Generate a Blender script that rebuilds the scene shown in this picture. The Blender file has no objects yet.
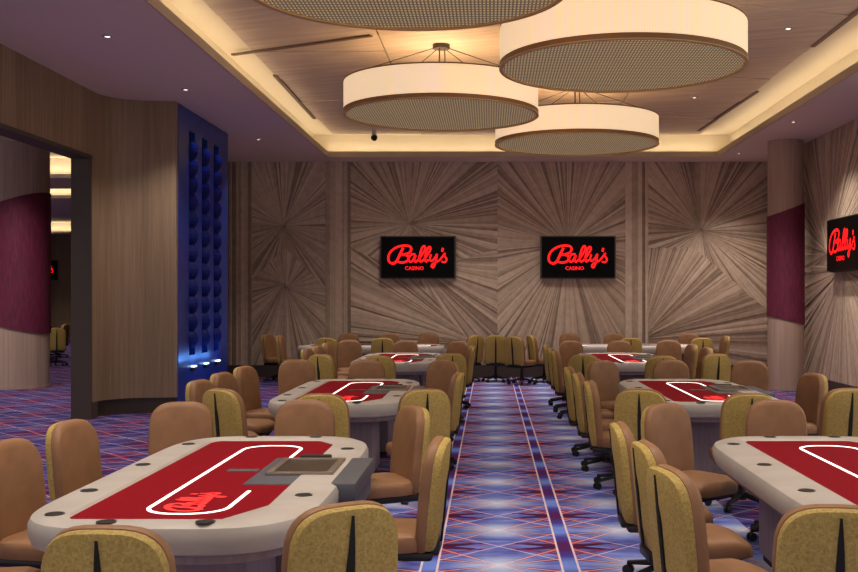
import bpy, bmesh, math, random
from mathutils import Vector, Matrix
random.seed(7)
PI = math.pi
SC = bpy.context.scene
COL = SC.collection

# ------------------------------------------------------------------ materials
def lin(c):
    return tuple((v/12.92 if v <= .04045 else ((v+.055)/1.055)**2.4) for v in [x/255 for x in c])+(1,)
def base_mat(name, rgb, rough=.6, metal=0, emit=None, estr=0, spec=None):
    m = bpy.data.materials.new(name); m.use_nodes = True
    b = m.node_tree.nodes['Principled BSDF']
    b.inputs['Base Color'].default_value = lin(rgb)
    b.inputs['Roughness'].default_value = rough
    b.inputs['Metallic'].default_value = metal
    if spec is not None: b.inputs['Specular IOR Level'].default_value = spec
    if emit:
        b.inputs['Emission Color'].default_value = lin(emit)
        b.inputs['Emission Strength'].default_value = estr
    return m
class N:
    """tiny node-graph helper"""
    def __init__(s, m):
        s.t = m.node_tree; s.n = s.t.nodes; s.l = s.t.links
        s.b = s.n['Principled BSDF']
    def put(s, sock, v):
        if hasattr(v, 'node'): s.l.new(v, sock)
        else: sock.default_value = v
    def m(s, op, a, b=0.0, c=None):
        n = s.n.new('ShaderNodeMath'); n.operation = op
        s.put(n.inputs[0], a); s.put(n.inputs[1], b)
        if c is not None: s.put(n.inputs[2], c)
        return n.outputs[0]
    def coord(s, which='Object'):
        return s.n.new('ShaderNodeTexCoord').outputs[which]
    def xyz(s, v):
        n = s.n.new('ShaderNodeSeparateXYZ'); s.l.new(v, n.inputs[0]); return n.outputs
    def comb(s, x, y, z):
        n = s.n.new('ShaderNodeCombineXYZ')
        for i, v in enumerate((x, y, z)): s.put(n.inputs[i], v)
        return n.outputs[0]
    def noise(s, vec, scale=5, detail=3, rough=.5):
        n = s.n.new('ShaderNodeTexNoise'); s.l.new(vec, n.inputs['Vector'])
        n.inputs['Scale'].default_value = scale; n.inputs['Detail'].default_value = detail
        n.inputs['Roughness'].default_value = rough
        return n.outputs['Fac']
    def mix(s, f, a, b, bt='MIX'):
        n = s.n.new('ShaderNodeMix'); n.data_type = 'RGBA'; n.blend_type = bt
        s.put(n.inputs[0], f)
        for k, v in ((6, a), (7, b)):
            if hasattr(v, 'node'): s.l.new(v, n.inputs[k])
            else: n.inputs[k].default_value = v if len(v) == 4 else tuple(v)+(1,)
        return n.outputs[2]
    def ramp(s, f, stops):
        n = s.n.new('ShaderNodeValToRGB'); s.put(n.inputs[0], f)
        e = n.color_ramp.elements
        while len(e) < len(stops): e.new(.5)
        for i, (p, c) in enumerate(stops): e[i].position = p; e[i].color = c
        return n.outputs[0]
    def color(s, c): s.l.new(c, s.b.inputs['Base Color'])
    def bump(s, h, strength=.3, dist=.01):
        n = s.n.new('ShaderNodeBump'); s.l.new(h, n.inputs['Height'])
        n.inputs['Strength'].default_value = strength; n.inputs['Distance'].default_value = dist
        s.l.new(n.outputs[0], s.b.inputs['Normal'])

def mat_noise(name, rgb1, rgb2, scale, rough=.7, stretch=(1,1,1), bump=0, metal=0, detail=4):
    m = base_mat(name, rgb1, rough, metal); g = N(m)
    mp = g.n.new('ShaderNodeMapping'); g.l.new(g.coord(), mp.inputs[0]); mp.inputs['Scale'].default_value = stretch
    f = g.noise(mp.outputs[0], scale, detail)
    g.color(g.ramp(f, [(.3, lin(rgb1)), (.7, lin(rgb2))]))
    if bump: g.bump(f, bump, .01)
    return m

M = {}
M['leather'] = mat_noise('tan_leather', (128,92,63), (146,107,74), 6, .5, bump=.05)
M['leather'].node_tree.nodes['Principled BSDF'].inputs['Specular IOR Level'].default_value = .35
# damask: gold fabric with a fine voronoi scroll
def damask():
    m = base_mat('gold_damask', (170,140,60), .75); g = N(m)
    o = g.coord()
    v = g.n.new('ShaderNodeTexVoronoi'); g.l.new(o, v.inputs['Vector']); v.inputs['Scale'].default_value = 34
    v.feature = 'DISTANCE_TO_EDGE'
    f1 = g.m('LESS_THAN', v.outputs['Distance'], .09)
    f2 = g.noise(o, 90, 2)
    f = g.m('ADD', g.m('MULTIPLY', f1, .09), g.m('MULTIPLY', f2, .8))
    g.color(g.ramp(f, [(.25, lin((146,122,62))), (.45, lin((168,143,74))), (.8, lin((196,172,100)))]))
    g.bump(f, .2, .004)
    return m
M['damask'] = damask()
M['black'] = base_mat('black_plastic', (16,15,17), .45)
M['slot'] = base_mat('black_slot', (8,7,8), .8)
M['rim'] = mat_noise('cream_vinyl', (166,160,152), (178,172,164), 4, .5)
def felt():
    m = base_mat('red_felt', (150,16,26), .95, spec=.1); g = N(m)
    f = g.noise(g.coord(), 220, 2)
    g.color(g.ramp(f, [(.3, lin((112,8,20))), (.7, lin((136,14,28)))]))
    return m
M['felt'] = felt()
M['led'] = base_mat('white_light_strip', (255,245,240), .4, emit=(255,235,225), estr=2.2)
M['redlight'] = base_mat('red_lit_sign', (200,10,14), .5, emit=(255,18,22), estr=1.15)
M['tablelogo'] = base_mat('red_table_emblem', (240,50,50), .5, emit=(255,40,40), estr=.55)
M['cup'] = base_mat('dark_steel', (90,86,84), .35, 1)
M['dark'] = base_mat('dark_recess', (14,13,14), .7)
M['console'] = base_mat('slate_console', (78,80,86), .5)
M['console2'] = base_mat('steel_console_frame', (140,128,116), .35, .6)
M['screen_off'] = base_mat('smoked_tray', (62,52,42), .3)
M['pedestal'] = mat_noise('taupe_pedestal', (128,112,118), (146,130,134), 3, .6, (8,8,.6))
M['brown_edge'] = base_mat('bronze_ring', (140,104,66), .5, .1)
M['gold_edge'] = base_mat('gold_ring', (206,168,112), .4, .2)
M['soffit'] = base_mat('mauve_ceiling_paint', (228,212,204), .85)
M['lip'] = base_mat('cream_lip_paint', (188,172,150), .8)
M['cove'] = base_mat('cream_cove_paint', (226,214,188), .85)
M['glow'] = base_mat('cove_lamp', (255,225,170), .5, emit=(255,214,150), estr=1.5)
M['spotglow'] = base_mat('downlight_lens', (255,240,220), .5, emit=(255,236,214), estr=3)
M['white_trim'] = base_mat('white_trim', (180,165,165), .6)
M['seam'] = base_mat('dark_seam', (112,92,76), .8)
M['base'] = base_mat('dark_bronze_base', (64,54,48), .6)
M['screen'] = base_mat('black_screen', (5,5,6), .4, spec=.08)
M['bezel'] = base_mat('dark_bezel', (20,18,18), .5, spec=.2)
M['mount'] = base_mat('grey_wall_mount', (96,84,78), .6)
def wood(name, a, b, axis='z', plank=.35):
    m = base_mat(name, a, .6); g = N(m)
    o = g.coord(); x, y, z = g.xyz(o)
    s = g.m('ADD', x, y)
    cell = g.m('FLOOR', g.m('DIVIDE', s, plank))
    w = g.n.new('ShaderNodeTexWhiteNoise'); w.noise_dimensions = '1D'; g.l.new(cell, w.inputs['W'])
    v = g.comb(g.m('MULTIPLY', x, 14), g.m('MULTIPLY', y, 14), g.m('ADD', g.m('MULTIPLY', z, .5), g.m('MULTIPLY', w.outputs[0], 7)))
    f = g.noise(v, 1.6, 4, .6)
    f2 = g.m('ADD', g.m('MULTIPLY', f, .75), g.m('MULTIPLY', w.outputs[0], .25))
    g.color(g.ramp(f2, [(.3, lin(a)), (.7, lin(b))]))
    g.bump(f, .15, .01)
    return m
M['wood'] = wood('walnut_panelling', (116,95,74), (146,123,100))
M['colwood'] = wood('pale_wood_column', (164,140,126), (190,168,154), plank=.2)
M['purple'] = mat_noise('plum_fabric_wrap', (84,20,50), (114,30,66), 5, .7, (6,6,1))
for i, (a, b) in enumerate([((176,156,138),(192,172,154)), ((190,170,152),(206,186,168)), ((160,141,124),(178,159,142)), ((130,111,96),(148,129,114))]):
    M['slat%d' % i] = mat_noise('taupe_wood_slat_%s' % 'abcd'[i], a, b, 3, .65, (3,3,3))
M['groove'] = base_mat('dark_groove', (88,74,68), .8)
def ceilwood():
    m = base_mat('ceiling_veneer', (150,128,110), .7); g = N(m)
    x, y, z = g.xyz(g.coord())
    r = g.m('ADD', g.m('MULTIPLY', x, .35), g.m('MULTIPLY', y, 1))
    v = g.comb(g.m('MULTIPLY', r, 5), g.m('MULTIPLY', x, .5), 0.0)
    f = g.noise(v, 1.5, 4, .6)
    g.color(g.ramp(f, [(.3, lin((186,164,144))), (.7, lin((212,192,170)))]))
    return m
M['ceilwood'] = ceilwood()
def bluemat(name, c1, c2, e):
    m = base_mat(name, c1, .35); g = N(m)
    f = g.noise(g.coord(), 1.2, 3)
    g.color(g.ramp(f, [(.35, lin(c1)), (.65, lin(c2))]))
    return m
M['blue'] = bluemat('cobalt_lacquer', (8,38,116), (16,56,146), 0)
M['bluedark'] = base_mat('navy_ornament', (10,22,92), .6, spec=.15)
M['bluelight'] = base_mat('blue_white_lamp', (200,225,255), .4, emit=(190,220,255), estr=4)
def shade():
    m = base_mat('cream_linen_shade', (236,205,160), .8, emit=(252,208,150), estr=.68); g = N(m)
    x, y, z = g.xyz(g.coord())
    a = g.m('ARCTAN2', y, x)
    s = g.m('SINE', g.m('MULTIPLY', a, 320))
    f = g.m('MULTIPLY_ADD', s, .5, .5)
    c = g.mix(f, lin((236,204,160)), lin((255,230,194)))
    g.color(c); g.l.new(c, g.b.inputs['Emission Color'])
    return m
M['shade'] = shade()
def mesh_diff():
    m = base_mat('woven_bronze_diffuser', (140,120,92), .6); g = N(m)
    x, y, z = g.xyz(g.coord())
    fx = g.m('GREATER_THAN', g.m('ABSOLUTE', g.m('SUBTRACT', g.m('FRACT', g.m('MULTIPLY', x, 30)), .5)), .27)
    fy = g.m('GREATER_THAN', g.m('ABSOLUTE', g.m('SUBTRACT', g.m('FRACT', g.m('MULTIPLY', y, 13)), .5)), .30)
    f = g.m('MAXIMUM', fx, fy)
    c = g.mix(f, lin((206,186,142)), lin((112,92,68)))
    g.color(c)
    g.l.new(c, g.b.inputs['Emission Color']); g.b.inputs['Emission Strength'].default_value = .42
    return m
M['diffuser'] = mesh_diff()

def carpet():
    m = base_mat('patterned_carpet', (90,90,170), .95, spec=.1); g = N(m)
    o = g.coord(); x, y, z = g.xyz(o)
    W, P = .94, 1.05
    u = g.m('MULTIPLY', g.m('SUBTRACT', g.m('FRACT', g.m('DIVIDE', g.m('SUBTRACT', x, .065-W/2+W*40*-1), W)), .5), W)
    def vv(off): return g.m('MULTIPLY', g.m('SUBTRACT', g.m('FRACT', g.m('DIVIDE', g.m('ADD', y, off), P)), .5), P)
    v0 = vv(-6.98+P/2+P*30); v1 = vv(-6.98+P+P*30)
    au = g.m('ABSOLUTE', u); a0 = g.m('ABSOLUTE', v0); a1 = g.m('ABSOLUTE', v1)
    def arm(av, k, w, c=0.0):        # |av - k*au - c| < w
        return g.m('LESS_THAN', g.m('ABSOLUTE', g.m('SUBTRACT', g.m('SUBTRACT', av, c), g.m('MULTIPLY', au, k))), w)
    n1 = g.noise(g.comb(g.m('MULTIPLY', x, 1.0), g.m('MULTIPLY', y, 3.0), 0.0), 2.6, 3)
    n2 = g.noise(o, 60, 2); n3 = g.noise(o, 9, 4, .7)
    # the patterned walk along the aisle, and the darker streaked field either side
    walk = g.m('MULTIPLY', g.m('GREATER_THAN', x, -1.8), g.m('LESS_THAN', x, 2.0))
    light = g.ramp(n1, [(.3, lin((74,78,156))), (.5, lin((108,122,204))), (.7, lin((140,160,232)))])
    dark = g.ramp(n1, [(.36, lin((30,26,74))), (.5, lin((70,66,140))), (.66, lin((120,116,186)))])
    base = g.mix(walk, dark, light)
    far = g.m('MINIMUM', g.m('DIVIDE', au, W/2), 1.0)
    d = g.m('SQRT', g.m('ADD', g.m('POWER', u, 2.0), g.m('POWER', g.m('MULTIPLY', v0, 1.1), 2.0)))
    star = g.m('POWER', g.m('MAXIMUM', g.m('SUBTRACT', 1.0, g.m('DIVIDE', d, .34)), 0.0), 1.2)
    c = g.mix(g.m('MULTIPLY', star, walk), base, lin((214,230,255)))
    red, wine = lin((150,44,62)), lin((78,22,60))
    ray = g.mix(far, lin((240,224,236)), lin((214,96,84)))
    out = g.m('GREATER_THAN', au, .09)
    # wine wedges reaching in from the border lines at mid cell, widening outwards
    wedge = g.m('MULTIPLY', out, g.m('LESS_THAN', g.m('ABSOLUTE', g.m('SUBTRACT', a1, g.m('MULTIPLY', g.m('SUBTRACT', W/2, au), .28))), g.m('MULTIPLY', au, .13)))
    c = g.mix(wedge, c, wine)
    c = g.mix(arm(a1, .55, g.m('MULTIPLY_ADD', au, .06, .002)), c, red)
    c = g.mix(arm(a0, .40, g.m('MULTIPLY_ADD', au, .085, .004)), c, wine)
    c = g.mix(arm(a0, .40, g.m('MULTIPLY_ADD', au, .030, .005)), c, ray)
    c = g.mix(arm(a0, 1.07, g.m('MULTIPLY_ADD', au, .11, .004)), c, red)
    c = g.mix(arm(a0, 1.07, g.m('MULTIPLY_ADD', au, .030, .008)), c, ray)
    c = g.mix(arm(a1, .95, .009), c, lin((220,204,226)))
    # double border lines along the aisle
    band = g.m('MULTIPLY', walk, g.m('GREATER_THAN', au, W/2-.055))
    bc = g.ramp(g.m('ABSOLUTE', g.m('DIVIDE', v0, P)), [(.08, lin((120,150,236))), (.22, lin((76,70,170))), (.4, lin((88,34,96)))])
    c = g.mix(band, c, bc)
    ln = g.m('MULTIPLY', walk, g.m('LESS_THAN', g.m('ABSOLUTE', g.m('SUBTRACT', au, W/2-.055)), .0075))
    c = g.mix(ln, c, lin((244,220,226)))
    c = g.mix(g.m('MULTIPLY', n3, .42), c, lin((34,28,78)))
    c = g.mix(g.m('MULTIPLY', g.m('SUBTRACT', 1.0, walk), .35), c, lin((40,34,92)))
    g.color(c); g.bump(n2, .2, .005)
    return m
M['carpet'] = carpet()

# ------------------------------------------------------------------ mesh helpers
def link(name, bm, mats, parent=None, smooth=False, loc=(0,0,0), rotz=0):
    me = bpy.data.meshes.new(name)
    bmesh.ops.recalc_face_normals(bm, faces=bm.faces[:])
    bm.to_mesh(me); bm.free()
    if not isinstance(mats, (list, tuple)): mats = [mats]
    for m in mats: me.materials.append(m)
    if smooth:
        for p in me.polygons: p.use_smooth = True
        me.set_sharp_from_angle(angle=math.radians(40))
    o = bpy.data.objects.new(name, me); COL.objects.link(o)
    o.location = loc; o.rotation_euler = (0,0,rotz)
    if parent: o.parent = parent
    return o
def tag(o, label, cat, group=None):
    o['label'] = label; o['category'] = cat
    if group: o['group'] = group
    return o
def thing(name, label, cat, loc=(0,0,0), rotz=0, group=None):
    o = bpy.data.objects.new(name, None); COL.objects.link(o)
    o.empty_display_size = .1
    o.location = loc; o.rotation_euler = (0,0,rotz)
    return tag(o, label, cat, group)
def struct(name, bm, mats, smooth=False):
    o = link(name, bm, mats, None, smooth); o['kind'] = 'structure'; return o
def box(bm, x0, y0, z0, x1, y1, z1, bev=0, seg=2, mi=0):
    r = bmesh.ops.create_cube(bm, size=1)
    vs = r['verts']
    for v in vs:
        v.co = Vector(((x0+x1)/2+v.co.x*(x1-x0), (y0+y1)/2+v.co.y*(y1-y0), (z0+z1)/2+v.co.z*(z1-z0)))
    fs = {f for v in vs for f in v.link_faces}
    for f in fs: f.material_index = mi
    if bev:
        es = list({e for v in vs for e in v.link_edges})
        r = bmesh.ops.bevel(bm, geom=es, offset=bev, segments=seg, profile=.5, affect='EDGES')
        for f in r['faces']: f.material_index = mi
def cyl(bm, c, r0, r1, z0, z1, n=24, axis='z', caps=True):
    vs0, vs1 = [], []
    for i in range(n):
        a = 2*PI*i/n; ca, sa = math.cos(a), math.sin(a)
        def p(r, h):
            if axis == 'z': return Vector((c[0]+r*ca, c[1]+r*sa, h))
            if axis == 'x': return Vector((h, c[0]+r*ca, c[1]+r*sa))
            return Vector((c[0]+r*ca, h, c[1]+r*sa))
        vs0.append(bm.verts.new(p(r0, z0))); vs1.append(bm.verts.new(p(r1, z1)))
    for i in range(n):
        j = (i+1) % n
        bm.faces.new((vs0[i], vs0[j], vs1[j], vs1[i]))
    if caps:
        bm.faces.new(vs0[::-1]); bm.faces.new(vs1)
def bar(bm, p, q, r0, r1=None, n=8):
    r1 = r1 if r1 is not None else r0
    p, q = Vector(p), Vector(q); d = (q-p).normalized()
    a = d.orthogonal().normalized(); b = d.cross(a)
    A = [bm.verts.new(p+(a*math.cos(2*PI*i/n)+b*math.sin(2*PI*i/n))*r0) for i in range(n)]
    B = [bm.verts.new(q+(a*math.cos(2*PI*i/n)+b*math.sin(2*PI*i/n))*r1) for i in range(n)]
    for i in range(n): bm.faces.new((A[i], A[(i+1)%n], B[(i+1)%n], B[i]))
    bm.faces.new(A[::-1]); bm.faces.new(B)
def loft(bm, rings, cap0=True, cap1=True):
    R = [[bm.verts.new(p) for p in r] for r in rings]; n = len(R[0])
    for a, b in zip(R, R[1:]):
        for i in range(n): bm.faces.new((a[i], a[(i+1)%n], b[(i+1)%n], b[i]))
    if cap0: bm.faces.new(R[0][::-1])
    if cap1: bm.faces.new(R[-1])
def poly_prism(bm, pts, z0, z1, mi=0):
    A = [bm.verts.new((x, y, z0)) for x, y in pts]; B = [bm.verts.new((x, y, z1)) for x, y in pts]
    n = len(pts)
    fs = [bm.faces.new(A[::-1]), bm.faces.new(B)]
    for i in range(n): fs.append(bm.faces.new((A[i], A[(i+1)%n], B[(i+1)%n], B[i])))
    for f in fs: f.material_index = mi
def catmull(pts, k=6):
    P = [pts[0]]+list(pts)+[pts[-1]]; out = []
    for i in range(1, len(P)-2):
        for j in range(k):
            t = j/k; a, b, c, d = P[i-1], P[i], P[i+1], P[i+2]
            out.append(tuple(.5*((2*b[q])+(-a[q]+c[q])*t+(2*a[q]-5*b[q]+4*c[q]-d[q])*t*t+(-a[q]+3*b[q]-3*c[q]+d[q])*t**3) for q in (0,1)))
    out.append(tuple(pts[-1])); return out

# ------------------------------------------------------------------ the script lettering of the signs
STROKES = [
 ([(150,336),(124,305),(132,245),(180,195),(250,170),(315,172),(338,200),(318,235),(275,250),(240,254)], 13),
 ([(240,254),(290,258),(312,282),(296,314),(250,328),(205,318)], 13),
 ([(262,188),(236,240),(206,305),(180,332),(150,336)], 15),
 ([(376,252),(342,250),(314,285),(322,318),(348,312),(378,258),(366,300),(376,320),(400,306)], 12),
 ([(400,306),(440,250),(468,195),(455,172),(432,205),(414,280),(422,318),(452,304)], 12),
 ([(452,304),(492,250),(518,200),(506,180),(484,210),(466,280),(474,318),(500,300)], 12),
 ([(522,250),(512,295),(528,314),(560,280),(578,248),(566,320),(545,372),(526,360),(545,335),(600,308)], 11),
 ([(634,190),(626,226)], 13),
 ([(600,308),(640,258),(652,240),(648,262),(668,296),(652,324),(620,318)], 11)]
def script_sign(width, depth=.004, fat=1):
    """lettering in the local XZ plane facing -Y, centred on the origin; width = width of the whole word"""
    bm = bmesh.new(); s = width/550
    for pts, w in STROKES:
        pl = [((x-395)*s, (265-y)*s) for x, y in catmull(pts, 5)]
        w = w*s*.8*fat; n = len(pl); L, R = [], []
        for i, p in enumerate(pl):
            a = pl[max(i-1, 0)]; b = pl[min(i+1, n-1)]
            dx, dy = b[0]-a[0], b[1]-a[1]; l = math.hypot(dx, dy) or 1
            nx, ny = -dy/l*w, dx/l*w
            L.append((p[0]+nx, p[1]+ny)); R.append((p[0]-nx, p[1]-ny))
        for i in range(n-1):
            q = [L[i], L[i+1], R[i+1], R[i]]
            bm.faces.new([bm.verts.new((x, -depth, z)) for x, z in q])
    return bm
def small_word(text, size):
    cu = bpy.data.curves.new('small_word', 'FONT'); cu.body = text; cu.size = size; cu.align_x = 'CENTER'
    cu.resolution_u = 2; cu.offset = size*.02
    o = bpy.data.objects.new('small_word', cu); COL.objects.link(o)
    dg = bpy.context.evaluated_depsgraph_get(); dg.update()
    me = bpy.data.meshes.new_from_object(o.evaluated_get(dg))
    bpy.data.objects.remove(o); return me

# ------------------------------------------------------------------ gaming chair
def outline(n=40):
    pts = []
    z0, z1, zt = .40, .80, 1.0
    for z, w in ((.40,.2),(.42,.215),(.50,.225),(.60,.231),(.70,.232),(.80,.230)):
        pts.append((w, z))
    for i in range(1, 16):
        a = PI*i/16; c, s = math.cos(a), math.sin(a)
        x = .230*math.copysign(abs(c)**.60, c)*(1-.07*s); z = .80+.20*(abs(s)**.62)
        pts.append((x, z))
    for z, w in ((.80,.230),(.70,.232),(.60,.231),(.50,.225),(.42,.215),(.40,.2)):
        pts.append((-w, z))
    return pts
def back_y(x, z): return -.245 - .10*(z-.40) + .55*x*x
def back_rings(prof):
    O = outline(); rings = []
    for s, off in prof:
        rings.append([Vector((x*s, back_y(x*s, .68+(z-.68)*s)+off, .68+(z-.68)*s)) for x, z in O])
    return rings
def make_chair():
    t = thing('gaming_chair', '', 'chair')
    bm = bmesh.new()     # leather front cushion of the back, rolled over the top edge
    loft(bm, back_rings([(.97,-.012),(1.0,-.008),(1.02,.012),(1.015,.030),(.97,.050),(.88,.058),(.5,.060)]))
    link('backrest', bm, M['leather'], t, True)
    bm = bmesh.new()
    loft(bm, back_rings([(.985,-.004),(.99,-.030),(.965,-.050),(.90,-.057),(.5,-.060)]))
    link('back_panel', bm, M['damask'], t, True)
    bm = bmesh.new(); L, R = [], []
    for i in range(13):
        f = i/12; z = .968-.55*f; w = .004+.013*math.sin(min(1, f*2.2)*PI/2)
        y = back_y(0, z)-.0635
        L.append((-w, y, z)); R.append((w, y, z))
    Lv = [bm.verts.new(p) for p in L]; Rv = [bm.verts.new(p) for p in R]
    Lb = [bm.verts.new((p[0], p[1]+.012, p[2])) for p in L]; Rb = [bm.verts.new((p[0], p[1]+.012, p[2])) for p in R]
    for i in range(12):
        bm.faces.new((Lv[i], Lv[i+1], Rv[i+1], Rv[i])); bm.faces.new((Lb[i], Lb[i+1], Lv[i+1], Lv[i])); bm.faces.new((Rv[i], Rv[i+1], Rb[i+1], Rb[i]))
    link('back_slot', bm, M['slot'], t)['label'] = 'black tapering slot'
    bm = bmesh.new()     # seat cushion, waterfall front
    rings = []
    for s, z in ((.90,.395),(.98,.402),(1.0,.43),(1.0,.462),(.975,.485),(.90,.498),(.6,.505),(.25,.507)):
        r = []
        for i in range(32):
            a = 2*PI*i/32; c, q = math.cos(a), math.sin(a)
            x = .245*math.copysign(abs(c)**.42, c)*s; y = .02+.25*math.copysign(abs(q)**.42, q)*s
            r.append(Vector((x, y, z-.035*max(0, y-.14)/.13*(1 if z > .41 else 0))))
        rings.append(r)
    loft(bm, rings); link('seat', bm, M['leather'], t, True)
    bm = bmesh.new(); box(bm, -.2, -.27, .345, .2, .2, .397, .02); box(bm, -.12, -.30, .36, .12, -.2, .42, .01)
    link('seat_shell', bm, M['black'], t, True)
    bm = bmesh.new(); cyl(bm, (0,0), .028, .028, .12, .345, 12); cyl(bm, (0,0), .045, .038, .07, .16, 12)
    link('pedestal', bm, M['black'], t, True)
    for k in range(5):
        a = 2*PI*k/5+.3; c, s = math.cos(a), math.sin(a)
        bm = bmesh.new(); bar(bm, (c*.02, s*.02, .115), (c*.28, s*.28, .075), .024, .015, 8)
        lg = link('leg', bm, M['black'], t, True)
        bm = bmesh.new()
        for o in (-.017, .017):
            p = Vector((c*.28-s*o, s*.28+c*o, .031)); d = Vector((-s, c, 0))*.009
            bar(bm, p-d, p+d, .031, .031, 12)
        bar(bm, (c*.28, s*.28, .03), (c*.28, s*.28, .08), .009, .009, 6)
        link('caster', bm, M['black'], lg, True)
    return t
def dup(root, loc, rz, label, group):
    r = root.copy(); COL.objects.link(r); r.location = loc; r.rotation_euler = (0,0,rz)
    r['label'] = label
    if group: r['group'] = group
    for ch in list(root.children):
        c = ch.copy(); COL.objects.link(c); c.parent = r
        for g in ch.children:
            d = g.copy(); COL.objects.link(d); d.parent = c
    return r
CH0 = make_chair(); used = [False]
def chair(x, y, fx, fy, label, group):
    """x, y: where the back of the chair stands; (fx, fy): the way it faces"""
    l = math.hypot(fx, fy); fx /= l; fy /= l
    loc = (x+fx*.29, y+fy*.29, 0); rz = math.atan2(fy, fx)-PI/2
    if not used[0]:
        used[0] = True; CH0.location = loc; CH0.rotation_euler = (0,0,rz); CH0['label'] = label; CH0['group'] = group
        return CH0
    return dup(CH0, loc, rz, label, group)

# ------------------------------------------------------------------ poker table, long axis along Y, dealer at +X
TL = 1.50
def tb_out(inset=0, n=96):
    pts = []
    hw, hl = .69-inset, TL-inset
    for i in range(n):
        a = 2*PI*i/n; c, s = math.cos(a), math.sin(a)
        x = hw*math.copysign(abs(c)**.38, c)*(1-.17*s*s); y = hl*math.copysign(abs(s)**.25, s)
        pts.append((x, y))
    return pts
def tb_felt():
    return [(-.38,-1.35),(-.425,-1.28),(-.43,1.18),(-.39,1.26),(.31,1.26),(.43,1.08),(.43,-1.04),(.29,-1.35)]
def make_table():
    t = thing('poker_table', '', 'table')
    top = .80
    bm = bmesh.new()     # padded rim ring with the dealer bay cut out of its right side
    prof = [(.055,top-.15),(.015,top-.135),(0,top-.09),(0,top-.045),(.012,top-.018),(.045,top-.003),(.09,top)]
    n = 96
    outs = [[Vector((x, y, z)) for x, y in tb_out(i, n)] for i, z in prof]
    # inner edge: felt octagon sampled at the same angles
    F = tb_felt()
    def ray(px, py):
        best = None
        for k in range(len(F)):
            ax, ay = F[k]; bx, by = F[(k+1)%len(F)]
            ex, ey = bx-ax, by-ay; den = px*ey-py*ex
            if abs(den) < 1e-9: continue
            tt = (ax*ey-ay*ex)/den; u = (ax*py-ay*px)/den
            if tt > 0 and -1e-6 <= u <= 1+1e-6 and (best is None or tt < best): best = tt
        return best
    inner = []
    for x, y in tb_out(.1, n):
        k = ray(x, y); inner.append((x*k, y*k))
    outs.append([Vector((x*1.03, y*1.012, top)) for x, y in inner])
    outs.append([Vector((x, y, top-.012)) for x, y in inner])
    outs.append([Vector((x, y, top-.06)) for x, y in inner])
    R = [[bm.verts.new(p) for p in r] for r in outs]
    def cut(i):
        x, y = tb_out(0, n)[i % n]
        return x > 0 and abs(y) < .47
    for a, b in zip(R, R[1:]+[R[0]]):
        for i in range(n):
            if cut(i) and cut(i+1): continue
            bm.faces.new((a[i], a[(i+1)%n], b[(i+1)%n], b[i]))
    idx = [i for i in range(n) if not (cut(i) and cut(i+1)) and (cut(i) and cut(i-1))] + [(i+1) for i in range(n) if not (cut(i) and cut(i+1)) and (cut(i+1) and cut(i+2))]
    for i in idx: bm.faces.new([r[i % n] for r in R])
    link('padded_rim', bm, M['rim'], t, True)
    bm = bmesh.new(); poly_prism(bm, [(x*1.005, y*1.003) for x, y in F], top-.05, top-.012)
    link('playing_surface', bm, M['felt'], t)
    bm = bmesh.new(); poly_prism(bm, tb_out(.07), top-.19, top-.13)
    link('underframe', bm, M['pedestal'], t)
    # light strip: stadium open at the dealer bay
    x0, x1, ya, yb, r = -.13, .25, -1.22, 1.02, .17
    path = [(x1,-.63)]
    path += [(x1, ya+r)]
    for k in range(1, 9):
        a = -PI/2*k/8; path.append((x1-r+r*math.cos(a), ya+r+r*math.sin(a)*.9))
    for k in range(1, 9):
        a = -PI/2-PI/2*k/8; path.append((x0+r+r*math.cos(a), ya+r+r*math.sin(a)*.9))
    path += [(x0, yb-r)]
    for k in range(1, 9):
        a = PI-PI/2*k/8; path.append((x0+r+r*math.cos(a), yb-r+r*math.sin(a)))
    for k in range(1, 9):
        a = PI/2-PI/2*k/8; path.append((x1-r+r*math.cos(a), yb-r+r*math.sin(a)))
    path += [(x1, .36)]
    bm = bmesh.new(); w = .0095; A, B = [], []
    for i, p in enumerate(path):
        a = path[max(0, i-1)]; b = path[min(len(path)-1, i+1)]
        dx, dy = b[0]-a[0], b[1]-a[1]; l = math.hypot(dx, dy) or 1
        A.append((p[0]-dy/l*w, p[1]+dx/l*w)); B.append((p[0]+dy/l*w, p[1]-dx/l*w))
    zz = top-.0095
    A1 = [bm.verts.new((*p, zz)) for p in A]; B1 = [bm.verts.new((*p, zz)) for p in B]
    A0 = [bm.verts.new((*p, zz-.004)) for p in A]; B0 = [bm.verts.new((*p, zz-.004)) for p in B]
    for i in range(len(path)-1):
        bm.faces.new((A1[i], A1[i+1], B1[i+1], B1[i])); bm.faces.new((A0[i], A0[i+1], A1[i+1], A1[i])); bm.faces.new((B1[i], B1[i+1], B0[i+1], B0[i]))
    link('light_strip', bm, M['led'], t)['label'] = 'glowing white betting line'
    bm = script_sign(.46, fat=1.6)
    for v in bm.verts: v.co = Vector((-v.co.z*1.25+.05, v.co.x-.92, zz+.001))
    link('emblem', bm, M['tablelogo'], t)['label'] = 'bright red script emblem'
    # dealer console
    bm = bmesh.new()
    box(bm, .17, -.45, top-.10, .78, .45, top-.004, .012)
    poly_prism(bm, [(.58,-.44),(.77,-.38),(.77,.38),(.58,.44)], top-.2, top-.09)
    cs = link('dealer_console', bm, M['console'], t, True)
    bm = bmesh.new()
    for (a, b, c, d) in ((.24,-.20,.62,-.16),(.24,.30,.62,.34),(.24,-.16,.28,.30),(.58,-.16,.62,.30)):
        box(bm, a, b, top-.006, c, d, top+.014, .004)
    link('tray_frame', bm, M['console2'], cs, True)
    bm = bmesh.new(); box(bm, .28, -.16, top-.006, .58, .30, top+.003, 0)
    link('chip_tray', bm, M['screen_off'], cs)
    bm = bmesh.new(); box(bm, .33, .37, top-.01, .52, .44, top+.02, .01)
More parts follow.
